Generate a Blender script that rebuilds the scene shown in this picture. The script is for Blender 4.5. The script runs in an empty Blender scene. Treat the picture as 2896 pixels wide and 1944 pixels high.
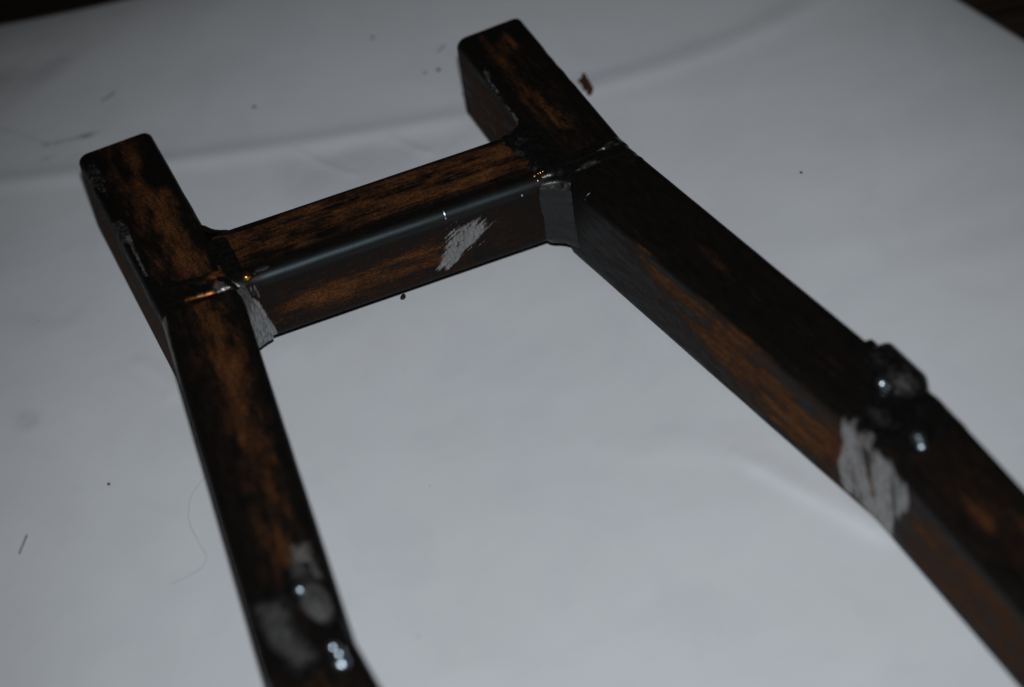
import bpy, bmesh, math
import numpy as np
from mathutils import Matrix, Vector

S = bpy.context.scene
COL = S.collection
MM = 0.001

# ------------------------------------------------------------------ camera
cam_d = bpy.data.cameras.new('camera')
cam = bpy.data.objects.new('camera', cam_d)
COL.objects.link(cam)
CR = Vector((0.92445781, -0.36837929, -0.09835884))
CU = Vector((0.32814972, 0.63733993, 0.69721989))
CF = Vector((0.19415335, 0.6768268, -0.71007744))
CP = Vector((-146.229, -629.724, 623.159)) * MM
cam.matrix_world = Matrix(((CR.x, CU.x, -CF.x, CP.x), (CR.y, CU.y, -CF.y, CP.y), (CR.z, CU.z, -CF.z, CP.z), (0, 0, 0, 1)))
cam_d.sensor_width = 23.6
cam_d.lens = 55.0
cam_d.clip_start = 0.02
cam_d.clip_end = 50
cam_d.dof.use_dof = True
cam_d.dof.focus_distance = 0.885
cam_d.dof.aperture_fstop = 2.9
cam_d.dof.aperture_blades = 0
S.camera = cam

# ------------------------------------------------------------------ dim room
W = bpy.data.worlds.new('World')
S.world = W
W.use_nodes = True
bg = W.node_tree.nodes['Background']
bg.inputs['Color'].default_value = (1.0, 0.86, 0.70, 1)
bg.inputs['Strength'].default_value = 0.012

# ------------------------------------------------------------------ the camera's pop-up flash
fl = bpy.data.lights.new('flash', 'SPOT')
fl.energy = 17.4
fl.color = (0.97, 0.985, 1.0)
fl.shadow_soft_size = 0.016
fl.spot_size = math.radians(46)
fl.spot_blend = 1.0
flo = bpy.data.objects.new('flash', fl)
COL.objects.link(flo)
flo.location = CP + CU * 0.088 - CF * 0.03
tgt = Vector((0.02, -0.12, 0.0))
flo.rotation_euler = (tgt - flo.location).to_track_quat('-Z', 'Y').to_euler()

S.view_settings.view_transform = 'Standard'
S.view_settings.look = 'None'
S.view_settings.exposure = 0
S.view_settings.gamma = 1

# ------------------------------------------------------------------ numpy noise
def vnoise(x, y, seed=0):
    rs = np.random.RandomState(seed)
    N = 128
    L = rs.rand(N, N)
    xi = np.floor(x).astype(int); yi = np.floor(y).astype(int)
    fx = x - xi; fy = y - yi
    fx = fx * fx * (3 - 2 * fx); fy = fy * fy * (3 - 2 * fy)
    a = L[xi % N, yi % N]; b = L[(xi + 1) % N, yi % N]
    c = L[xi % N, (yi + 1) % N]; d = L[(xi + 1) % N, (yi + 1) % N]
    return (a * (1 - fx) + b * fx) * (1 - fy) + (c * (1 - fx) + d * fx) * fy

def fbm(x, y, seed=0, oct=4, g=0.5):
    v = 0; a = 1; t = 0
    for k in range(oct):
        v = v + a * vnoise(x * 2 ** k + 17.3 * k, y * 2 ** k + 9.1 * k, seed + k); t += a; a *= g
    return v / t

def sstep(a, b, x):
    k = np.clip((x - a) / (b - a), 0, 1)
    return k * k * (3 - 2 * k)

def polyfield(t, z, P, soft=1.5):
    """1 inside polygon P, 0 outside, soft edge in mm"""
    P = np.array(P, float); inside = np.zeros(t.shape, bool); dist = np.full(t.shape, 1e9)
    for i in range(len(P)):
        x0, y0 = P[i]; x1, y1 = P[(i + 1) % len(P)]
        c = (y0 > z) != (y1 > z)
        with np.errstate(divide='ignore', invalid='ignore'):
            xi = (x1 - x0) * (z - y0) / ((y1 - y0) if y1 != y0 else 1e-9) + x0
        inside ^= c & (t < xi)
        ex, ey = x1 - x0, y1 - y0
        k = np.clip(((t - x0) * ex + (z - y0) * ey) / (ex * ex + ey * ey + 1e-9), 0, 1)
        dist = np.minimum(dist, np.hypot(t - x0 - k * ex, z - y0 - k * ey))
    return np.clip(0.5 + np.where(inside, dist, -dist) / (2 * soft), 0, 1)

def blob(t, s, t0, s0, rt, rs_, rot=0.0):
    dt, ds = t - t0, s - s0
    c, n = math.cos(rot), math.sin(rot)
    return np.exp(-(((dt * c + ds * n) / rt) ** 2 + ((-dt * n + ds * c) / rs_) ** 2))

def line(t, s, pts, w):
    d = np.full(t.shape, 1e9)
    for (x0, y0), (x1, y1) in zip(pts[:-1], pts[1:]):
        ex, ey = x1 - x0, y1 - y0
        k = np.clip(((t - x0) * ex + (s - y0) * ey) / (ex * ex + ey * ey), 0, 1)
        d = np.minimum(d, np.hypot(t - x0 - k * ex, s - y0 - k * ey))
    return np.exp(-(d / w) ** 2)

# ------------------------------------------------------------------ materials
def nodes(name):
    m = bpy.data.materials.new(name); m.use_nodes = True
    nt = m.node_tree; b = nt.nodes['Principled BSDF']
    return m, nt, b

class G:
    def __init__(s, nt): s.nt = nt
    def n(s, kind, **kw):
        o = s.nt.nodes.new(kind)
        for k, v in kw.items(): setattr(o, k, v)
        return o
    def link(s, a, b): s.nt.links.new(a, b)
    def attr(s, name): return s.n('ShaderNodeAttribute', attribute_name=name).outputs['Fac']
    def math(s, op, a, b=None, c=None, clamp=False):
        o = s.n('ShaderNodeMath', operation=op, use_clamp=clamp)
        for i, v in enumerate((a, b, c)):
            if v is None: continue
            if isinstance(v, (int, float)): o.inputs[i].default_value = v
            else: s.link(v, o.inputs[i])
        return o.outputs[0]
    def noise(s, vec, scale, detail=4, rough=0.55, dist=0.0):
        o = s.n('ShaderNodeTexNoise'); o.inputs['Scale'].default_value = scale
        o.inputs['Detail'].default_value = detail; o.inputs['Roughness'].default_value = rough
        o.inputs['Distortion'].default_value = dist
        s.link(vec, o.inputs['Vector']); return o.outputs['Fac']
    def mapr(s, v, a, b, c=0.0, d=1.0, smooth=True):
        o = s.n('ShaderNodeMapRange'); o.interpolation_type = 'SMOOTHSTEP' if smooth else 'LINEAR'
        s.link(v, o.inputs['Value'])
        for k, x in zip(('From Min', 'From Max', 'To Min', 'To Max'), (a, b, c, d)): o.inputs[k].default_value = x
        return o.outputs['Result']
    def mix(s, f, a, b):
        o = s.n('ShaderNodeMix', data_type='RGBA')
        for k, v in ((0, f), (6, a), (7, b)):
            if isinstance(v, (int, float)): o.inputs[k].default_value = v
            elif isinstance(v, tuple): o.inputs[k].default_value = (*v, 1)
            else: s.link(v, o.inputs[k])
        return o.outputs[2]
    def mixf(s, f, a, b):
        o = s.n('ShaderNodeMix', data_type='FLOAT')
        for k, v in ((0, f), (2, a), (3, b)):
            if isinstance(v, (int, float)): o.inputs[k].default_value = v
            else: s.link(v, o.inputs[k])
        return o.outputs[0]
    def scaled(s, vec, sc):
        o = s.n('ShaderNodeMapping'); o.inputs['Scale'].default_value = sc; s.link(vec, o.inputs['Vector']); return o.outputs['Vector']

def steel_material():
    m, nt, b = nodes('mill_scale_steel'); g = G(nt)
    oc = g.n('ShaderNodeTexCoord').outputs['Object']
    st = g.scaled(oc, (0.30, 1, 1))                         # streaks run along the tube
    rust, bare, heat, copper = (g.attr(k) for k in ('rust', 'bare', 'heat', 'copper'))
    n1 = g.noise(st, 420, 6, 0.62, 0.6)
    n2 = g.noise(g.scaled(oc, (0.6, 1, 1)), 1100, 5, 0.68)
    n3 = g.noise(oc, 90, 3, 0.5)
    n4 = g.noise(oc, 2600, 3, 0.6)
    # rust mask
    fine = g.noise(g.scaled(oc, (0.45, 1, 1)), 2400, 4, 0.7)
    rsoft = g.math('MULTIPLY', g.math('TANH', g.math('MULTIPLY', rust, 1.5)), 0.70)
    r = g.math('MULTIPLY_ADD', n1, 0.60, g.math('SUBTRACT', rsoft, 0.30))
    r = g.math('MULTIPLY_ADD', n2, 0.95, g.math('SUBTRACT', r, 0.475))
    r = g.math('MULTIPLY_ADD', fine, 0.75, g.math('SUBTRACT', r, 0.375))
    r = g.math('MULTIPLY', r, g.mapr(rust, 0.0, 0.12))
    rm = g.mapr(r, -0.10, 0.78)
    rm = g.math('MULTIPLY', rm, g.math('SUBTRACT', 1.0, heat, clamp=True))
    rcol = g.mix(g.mapr(r, 0.22, 0.58), (0.024, 0.0125, 0.007), (0.082, 0.031, 0.010))
    rcol = g.mix(g.mapr(r, 0.50, 0.98), rcol, (0.205, 0.083, 0.025))
    rcol = g.mix(g.math('MULTIPLY', g.mapr(n3, 0.52, 0.68), 0.6), rcol, (0.060, 0.019, 0.009))
    rcol = g.mix(g.math('MULTIPLY', g.mapr(n4, 0.58, 0.40), 0.45), rcol, (0.014, 0.009, 0.007))
    scol = g.mix(g.mapr(n1, 0.3, 0.7), (0.0040, 0.0040, 0.0042), (0.0068, 0.0058, 0.0048))
    sc = g.noise(g.scaled(oc, (0.02, 1, 1)), 1900, 3, 0.6)
    scol = g.mix(g.math('MULTIPLY', g.mapr(sc, 0.66, 0.74), 0.35), scol, (0.030, 0.027, 0.024))
    scol = g.mix(heat, scol, (0.0032, 0.003, 0.003))
    col = g.mix(rm, scol, rcol)
    # bare ground steel, brushed
    bs = g.noise(g.scaled(oc, (1.0, 1.0, 0.12)), 2200, 3, 0.6)
    bs2 = g.noise(g.scaled(oc, (0.9, 0.9, 0.4)), 700, 4, 0.6)
    bm = g.math('ADD', bare, g.math('MULTIPLY', g.math('SUBTRACT', bs2, 0.5), 0.9))
    bm = g.math('ADD', bm, g.math('MULTIPLY', g.math('SUBTRACT', bs, 0.5), 0.5))
    bm = g.mapr(bm, 0.12, 0.72)
    bm = g.math('MULTIPLY', bm, g.mapr(bare, 0.02, 0.7, 0.0, 1.0, False))
    bcol = g.mix(g.mapr(bs, 0.3, 0.7), (0.27, 0.262, 0.26), (0.44, 0.43, 0.422))
    bcol = g.mix(g.math('MULTIPLY', g.mapr(bs2, 0.6, 0.4), 0.35), bcol, (0.16, 0.155, 0.155))
    bcol = g.mix(g.mapr(g.noise(oc, 520, 2), 0.66, 0.76), bcol, (0.05, 0.045, 0.045))
    col = g.mix(bm, col, bcol)
    cm = g.math('MULTIPLY', copper, g.mapr(g.noise(oc, 600, 3), 0.35, 0.6))
    col = g.mix(cm, col, (0.70, 0.27, 0.06))
    g.link(col, b.inputs['Base Color'])
    met = g.math('MAXIMUM', g.math('MULTIPLY', bm, 0.85), cm)
    g.link(met, b.inputs['Metallic'])
    ro = g.mixf(rm, g.mixf(g.mapr(n1, 0.35, 0.7), 0.42, 0.55), 0.85)
    ro = g.mixf(g.math('MULTIPLY', heat, 0.8), ro, 0.30)
    ro = g.mixf(bm, ro, 0.50)
    ro = g.mixf(cm, ro, 0.26)
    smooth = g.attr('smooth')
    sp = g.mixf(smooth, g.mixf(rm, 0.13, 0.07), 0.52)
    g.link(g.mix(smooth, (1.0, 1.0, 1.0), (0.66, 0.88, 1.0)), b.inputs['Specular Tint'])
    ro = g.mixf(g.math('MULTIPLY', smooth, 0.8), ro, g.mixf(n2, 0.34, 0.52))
    g.link(ro, b.inputs['Roughness'])
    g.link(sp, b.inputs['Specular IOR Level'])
    hgt = g.math('ADD', g.math('MULTIPLY', n2, 0.5), g.math('MULTIPLY', n4, 0.35))
    hgt = g.math('ADD', hgt, g.math('MULTIPLY', g.math('MULTIPLY', bs, bm), 0.5))
    hgt = g.math('ADD', hgt, g.math('MULTIPLY', rm, 0.5))
    bp = g.n('ShaderNodeBump'); bp.inputs['Distance'].default_value = 0.00012; bp.inputs['Strength'].default_value = 0.45
    g.link(hgt, bp.inputs['Height']); g.link(bp.outputs['Normal'], b.inputs['Normal'])
    return m

def weld_material():
    m, nt, b = nodes('weld_metal'); g = G(nt)
    oc = g.n('ShaderNodeTexCoord').outputs['Object']
    bare, copper = g.attr('bare'), g.attr('copper')
    n1 = g.noise(oc, 500, 5, 0.6); n2 = g.noise(oc, 2400, 4, 0.65)
    bs = g.noise(g.scaled(oc, (1, 1, 0.15)), 2000, 3, 0.6)
    col = g.mix(g.mapr(n1, 0.35, 0.65), (0.0035, 0.0033, 0.0033), (0.008, 0.0075, 0.0072))
    bm = g.math('ADD', bare, g.math('MULTIPLY', g.math('SUBTRACT', n1, 0.5), 0.8))
    bm = g.mapr(bm, 0.10, 0.75)
    bm = g.math('MULTIPLY', bm, g.mapr(bare, 0.02, 0.85, 0.0, 1.0, False))
    col = g.mix(bm, col, g.mix(g.mapr(bs, 0.35, 0.65), (0.16, 0.165, 0.17), (0.40, 0.40, 0.40)))
    cm = g.math('MULTIPLY', copper, g.mapr(n1, 0.35, 0.55))
    col = g.mix(cm, col, (0.42, 0.15, 0.04))
    g.link(col, b.inputs['Base Color'])
    g.link(g.math('MAXIMUM', g.math('MULTIPLY', bm, 0.9), cm), b.inputs['Metallic'])
    ro = g.mixf(bm, g.mixf(g.mapr(n2, 0.3, 0.7), 0.17, 0.34), 0.44)
    g.link(g.mixf(cm, ro, 0.40), b.inputs['Roughness'])
    b.inputs['Specular IOR Level'].default_value = 0.45
    bp = g.n('ShaderNodeBump'); bp.inputs['Distance'].default_value = 0.00009; bp.inputs['Strength'].default_value = 0.5
    g.link(g.math('ADD', n2, g.math('MULTIPLY', n1, 0.8)), bp.inputs['Height']); g.link(bp.outputs['Normal'], b.inputs['Normal'])
    return m

def droplet_material(name, colr, rough):
    m, nt, b = nodes(name); g = G(nt)
    oc = g.n('ShaderNodeTexCoord').outputs['Object']
    n = g.noise(oc, 900, 3)
    g.link(g.mix(g.mapr(n, 0.4, 0.6), tuple(c * 0.6 for c in colr), colr), b.inputs['Base Color'])
    b.inputs['Metallic'].default_value = 1.0
    b.inputs['Roughness'].default_value = rough
    return m

def paper_material():
    m, nt, b = nodes('white_paper'); g = G(nt)
    oc = g.n('ShaderNodeTexCoord').outputs['Object']
    dirt_shade, stain = g.attr('dirt_shade'), g.attr('stain')
    fib = g.noise(oc, 1500, 3, 0.6)
    big = g.noise(oc, 9, 4, 0.55)
    mid = g.noise(oc, 24, 6, 0.62, 0.8)
    col = g.mix(g.mapr(big, 0.3, 0.7), (0.728, 0.768, 0.810), (0.755, 0.797, 0.852))
    col = g.mix(g.math('MULTIPLY', g.mapr(mid, 0.42, 0.70), 0.15), col, (0.52, 0.55, 0.62))
    col = g.mix(g.math('MULTIPLY', g.mapr(fib, 0.35, 0.75), 0.05), col, (0.6, 0.6, 0.6))
    dm = g.math('MULTIPLY', dirt_shade, g.mapr(g.noise(g.scaled(oc, (0.6, 1.2, 1)), 70, 5, 0.65), 0.25, 0.7, 0.35, 1.0), clamp=True)
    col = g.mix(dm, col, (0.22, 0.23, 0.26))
    sm = g.math('MULTIPLY', stain, g.mapr(g.noise(oc, 700, 3), 0.3, 0.6), clamp=True)
    col = g.mix(sm, col, (0.20, 0.16, 0.11))
    # scattered pin-point flecks
    vo = g.n('ShaderNodeTexVoronoi'); vo.inputs['Scale'].default_value = 75; g.link(oc, vo.inputs['Vector'])
    rnd = g.n('ShaderNodeSeparateColor'); g.link(vo.outputs['Color'], rnd.inputs[0])
    fm = g.math('MULTIPLY', g.mapr(vo.outputs['Distance'], 0.018, 0.04, 1, 0), g.mapr(rnd.outputs[0], 0.90, 0.99))
    col = g.mix(g.math('MULTIPLY', fm, 0.75), col, (0.12, 0.11, 0.10))
    g.link(col, b.inputs['Base Color'])
    b.inputs['Roughness'].default_value = 0.62
    b.inputs['Specular IOR Level'].default_value = 0.22
    b.inputs['Diffuse Roughness'].default_value = 0.0
    bp = g.n('ShaderNodeBump'); bp.inputs['Distance'].default_value = 0.00008; bp.inputs['Strength'].default_value = 0.25
    g.link(fib, bp.inputs['Height']); g.link(bp.outputs['Normal'], b.inputs['Normal'])
    return m

def wood_material():
    m, nt, b = nodes('dark_table_wood'); g = G(nt)
    oc = g.n('ShaderNodeTexCoord').outputs['Object']
    n = g.noise(g.scaled(oc, (0.06, 1, 1)), 220, 6, 0.6, 0.8)
    col = g.mix(g.mapr(n, 0.35, 0.65), (0.008, 0.005, 0.0035), (0.030, 0.019, 0.012))
    sp = g.noise(oc, 420, 2)
    col = g.mix(g.mapr(sp, 0.74, 0.80), col, (0.12, 0.09, 0.06))
    g.link(col, b.inputs['Base Color']); b.inputs['Roughness'].default_value = 0.6
    return m

def plain_material(name, c1, c2, scale, rough=0.7, spec=0.3):
    m, nt, b = nodes(name); g = G(nt)
    oc = g.n('ShaderNodeTexCoord').outputs['Object']
    g.link(g.mix(g.mapr(g.noise(oc, scale, 4), 0.35, 0.65), c1, c2), b.inputs['Base Color'])
    b.inputs['Roughness'].default_value = rough; b.inputs['Specular IOR Level'].default_value = spec
    return m

STEEL = steel_material(); WELD = weld_material(); PAPER = paper_material(); WOOD = wood_material()
GOLD = droplet_material('straw_tinted_spatter', (0.95, 0.50, 0.12), 0.22)
SILVER = droplet_material('bright_spatter_glint', (0.72, 0.88, 1.0), 0.30)
DULL = droplet_material('dull_spatter', (0.045, 0.045, 0.048), 0.6)

# ------------------------------------------------------------------ mesh helpers
def make_mesh(name, V, F, mat, attrs=None, smooth=True):
    me = bpy.data.meshes.new(name)
    me.from_pydata((np.asarray(V) * MM).tolist(), [], [tuple(int(i) for i in f) for f in F])
    me.materials.append(mat)
    for k, v in (attrs or {}).items():
        a = me.attributes.new(k, 'FLOAT', 'POINT'); a.data.foreach_set('value', np.asarray(v, np.float32).ravel())
    if smooth: me.polygons.foreach_set('use_smooth', [True] * len(me.polygons))
    me.update()
    return me

def link(name, me, parent=None, loc=(0, 0, 0), rot=0.0):
    o = bpy.data.objects.new(name, me); COL.objects.link(o)
    o.location = Vector(loc) * MM; o.rotation_euler = (0, 0, rot)
    if parent: o.parent = parent
    return o

def tag(o, label=None, cat=None, group=None, kind=None):
    for k, v in (('label', label), ('category', cat), ('group', group), ('kind', kind)):
        if v: o[k] = v
    return o

class Profile:
    """rounded rectangle; s = arc length from the middle of the top, + towards +a"""
    def __init__(p, w, ztop, zbot, r):
        p.w, p.r, p.zt, p.zb = w, r, ztop, zbot
        p.f = w / 2 - r; p.q = math.pi * r / 2; p.side = ztop - zbot - 2 * r
        p.half = p.f * 2 + p.q * 2 + p.side
    def pos(p, s):
        s = np.asarray(s, float); sg = np.where(s < 0, -1.0, 1.0); u = np.abs(s)
        f, q, r, sd = p.f, p.q, p.r, p.side
        a = np.zeros_like(u); z = np.zeros_like(u); na = np.zeros_like(u); nz = np.zeros_like(u)
        m = u <= f; a[m] = u[m]; z[m] = p.zt; nz[m] = 1
        m = (u > f) & (u <= f + q); th = (u[m] - f) / r; a[m] = f + r * np.sin(th); z[m] = p.zt - r + r * np.cos(th); na[m] = np.sin(th); nz[m] = np.cos(th)
        m = (u > f + q) & (u <= f + q + sd); a[m] = p.w / 2; z[m] = p.zt - r - (u[m] - f - q); na[m] = 1
        m = (u > f + q + sd) & (u <= f + 2 * q + sd); th = (u[m] - f - q - sd) / r; a[m] = f + r * np.cos(th); z[m] = p.zb + r - r * np.sin(th); na[m] = np.cos(th); nz[m] = -np.sin(th)
        m = u > f + 2 * q + sd; a[m] = f - (u[m] - f - 2 * q - sd); z[m] = p.zb; nz[m] = -1
        return a * sg, z, na * sg, nz
    def loop(p, step):
        k = []
        for L, n in ((p.f, max(3, int(p.f / step))), (p.q, 7), (p.side, max(3, int(p.side / step))), (p.q, 5), (p.f, 4)):
            base = k[-1] if k else 0.0
            k += list(base + L * (np.arange(n) + 1) / n)
        k = np.array(k); k = k[:-1]
        return np.concatenate([[0.0], k, [p.half], -k[::-1]])

RAIL = Profile(30.0, 40.0, 0.0, 4.2)
SLIM = Profile(28.9, 40.0, 0.0, 4.2)
CROSS = Profile(32.3, 39.85, 7.9, 4.2)
def sl(z, P=RAIL):                      # arc position of height z on the left (a<0) side
    return -(P.f + P.q + (P.zt - P.r - z))

def tube(name, prof, t0, t1, k0, k1, fields, parent, loc, rot, open0=False, open1=False, step=0.85, label=None):
    """square tube from t0 to t1; its ends are cut on the lines t = t0 + k0*a and t = t1 + k1*a"""
    ls = prof.loop(step); a, z, na, nz = prof.pos(ls)
    n = len(ls); m = int((t1 - t0) / step) + 1
    k = np.linspace(0, 1, m)[:, None]
    T = (t0 + k0 * a[None]) * (1 - k) + (t1 + k1 * a[None]) * k
    A = np.repeat(a[None], m, 0); Z = np.repeat(z[None], m, 0); Sg = np.repeat(ls[None], m, 0)
    fd = fields(T, Sg, A, Z)
    hgt = fd.pop('bump', np.zeros_like(T))
    # tiny out-of-flat of rolled tube
    hgt = hgt + (fbm(T / 26.0, Sg / 17.0, 91, 3) - 0.5) * 0.22
    hgt = np.where(Z < 1.0, np.minimum(hgt, 0), hgt)
    A2 = A + na[None] * hgt; Z2 = Z + nz[None] * hgt
    V = np.stack([T, A2, Z2], -1).reshape(-1, 3)
    i = np.arange(m - 1)[:, None] * n + np.arange(n)[None]
    j = np.arange(m - 1)[:, None] * n + (np.arange(n)[None] + 1) % n
    F = np.stack([i, i + n, j + n, j], -1).reshape(-1, 4).tolist()
    V = V.tolist(); at = {q: list(v.ravel()) for q, v in fd.items()}
    def mouth(row, tt, kk, sgn):        # open, saw-cut end showing the wall and the hollow
        ip = Profile(prof.w - 6, prof.zt - 3, prof.zb + 3, 1.8)
        fr = np.abs(ls) / prof.half * ip.half * np.sign(ls)
        ia, iz, _, _ = ip.pos(fr)
        b0 = len(V)
        for dep in (0.0, 35.0):
            for q in range(n): V.append([tt + kk * ia[q] + sgn * dep, ia[q], iz[q]])
        for v in at.values(): v.extend([0.0] * (2 * n))
        for q in range(n):
            q2 = (q + 1) % n
            f1 = [row * n + q, row * n + q2, b0 + q2, b0 + q]; f2 = [b0 + q, b0 + q2, b0 + n + q2, b0 + n + q]
            if sgn < 0: f1.reverse(); f2.reverse()
            F.append(f1); F.append(f2)
        F.append([b0 + n + q for q in (range(n) if sgn > 0 else reversed(range(n)))])
    if open0: mouth(0, t0, k0, 1)
    if open1: mouth(m - 1, t1, k1, -1)
    o = link(name, make_mesh(name, V, F, STEEL, at), parent, loc, rot)
    if label: o['label'] = label
    return o

def shell(name, prof, t0, t1, s0, s1, hfun, parent, loc, rot, step=0.5, kt=0.0, label=None, mat=None):
    """a weld run lying on a tube: a skin over the tube's profile, sunk where its height is negative"""
    nt, ns = int((t1 - t0) / step) + 1, int((s1 - s0) / step) + 1
    t = np.linspace(t0, t1, nt); s = np.linspace(s0, s1, ns)
    T, Q = np.meshgrid(t, s, indexing='ij')
    h, at = hfun(T, Q)
    a, z, na, nz = prof.pos(Q)
    keep = h > -0.35
    V = np.stack([T + kt * a, a + na * h, z + nz * h], -1).reshape(-1, 3)
    i = np.arange(nt - 1)[:, None] * ns + np.arange(ns - 1)[None]
    Q4 = np.stack([i, i + ns, i + ns + 1, i + 1], -1).reshape(-1, 4)
    kp = keep.ravel()[Q4].any(1)
    Q4 = Q4[kp]
    used, inv = np.unique(Q4, return_inverse=True)
    Q4 = inv.reshape(-1, 4)
    o = link(name, make_mesh(name, V[used], Q4.tolist(), mat or WELD, {k: v.ravel()[used] for k, v in at.items()}), parent, loc, rot)
    if label: o['label'] = label
    return o

def fillet(name, c, u, v, z0, z1, lu, lv, parent, conc=0.35, attrs=None, seed=1, rough=0.25, label=None, topr=3.5):
    """weld filling an upright inside corner at c, between wall directions u and v; lu(z), lv(z) are its legs in mm"""
    nz, nw = 46, 12
    zz = np.linspace(z0, z1, nz); ww = np.linspace(0, 1, nw)
    Z, Wd = np.meshgrid(zz, ww, indexing='ij')
    LU = lu(Z); LV = lv(Z)
    end = np.sqrt(np.clip(1 - np.clip((Z - (z1 - topr)) / topr, 0, 1) ** 2, 0.0, 1))   # rounds off at the top
    LU = LU * (0.45 + 0.55 * end); LV = LV * (0.45 + 0.55 * end)
    bu = LU * (1 - Wd); bv = LV * Wd
    k = 1 - conc * 4 * Wd * (1 - Wd) * 0.5
    nse = (fbm(Z / 2.2 + 5 * Wd, Wd * 6.0 + 0.13 * Z, seed, 4) - 0.5) * rough * 2
    nse *= np.sin(np.pi * Wd)
    du, dv = np.array(u), np.array(v)
    nrm = (du + dv); nrm /= np.linalg.norm(nrm)
    sink = np.where((Wd == 0) | (Wd == 1), -0.4, 0.0)
    X = c[0] + bu * k * du[0] + bv * k * dv[0] + nrm[0] * (nse + sink)
    Y = c[1] + bu * k * du[1] + bv * k * dv[1] + nrm[1] * (nse + sink)
    cz = np.clip(Z - 35.8, 0, 4.15); ins = 4.2 - np.sqrt(np.maximum(4.2 ** 2 - cz ** 2, 0.05))
    X = X - ins * (du[0] * Wd ** 2 + dv[0] * (1 - Wd) ** 2); Y = Y - ins * (du[1] * Wd ** 2 + dv[1] * (1 - Wd) ** 2)
    V = np.stack([X, Y, Z], -1).reshape(-1, 3)
    i = np.arange(nz - 1)[:, None] * nw + np.arange(nw - 1)[None]
    F = np.stack([i, i + 1, i + nw + 1, i + nw], -1).reshape(-1, 4).tolist()
    V = V.tolist(); b0 = len(V); V += [[c[0], c[1], z0], [c[0], c[1], z1]]
    for q in range(nw - 1):
        F.append([q + 1, q, b0]); r = (nz - 1) * nw; F.append([r + q, r + q + 1, b0 + 1])
    at = {}
    for kx, f in (attrs or {}).items(): at[kx] = np.concatenate([f(Z, Wd).ravel(), [0, 0]])
    o = link(name, make_mesh(name, V, F, WELD, at), parent)
    if label: o['label'] = label
    return o

def droplet(name, p, r, mat, parent, squash=(1, 1, 0.8), seed=0, rot=(0, 0, 0)):
    bm = bmesh.new(); bmesh.ops.create_icosphere(bm, subdivisions=2, radius=r)
    rs = np.random.RandomState(seed)
    ph = rs.rand(3) * 6
    for v in bm.verts:
        q = v.co
        k = 1 + 0.10 * math.sin(q.x / r * 2.3 + ph[0]) * math.sin(q.y / r * 2.1 + ph[1]) + 0.05 * math.sin(q.z / r * 4 + ph[2])
        v.co = Vector((q.x * squash[0], q.y * squash[1], q.z * squash[2])) * k * MM
    me = bpy.data.meshes.new(name); bm.to_mesh(me); bm.free(); me.materials.append(mat)
    me.polygons.foreach_set('use_smooth', [True] * len(me.polygons))
    o = link(name, me, parent, p); o.rotation_euler = rot
    return o

# ------------------------------------------------------------------ table and paper
def build_table():
    bm = bmesh.new(); bmesh.ops.create_cube(bm, size=1)
    for v in bm.verts: v.co = Vector((v.co.x * 1.9, v.co.y * 1.3, v.co.z * 0.03 - 0.0225))
    bmesh.ops.bevel(bm, geom=bm.edges[:], offset=0.002, segments=2, affect='EDGES')
    me = bpy.data.meshes.new('table_top'); bm.to_mesh(me); bm.free(); me.materials.append(WOOD)
    o = link('table_top', me); o.rotation_euler = (0, 0, math.radians(-14)); o['kind'] = 'structure'
build_table()

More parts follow.
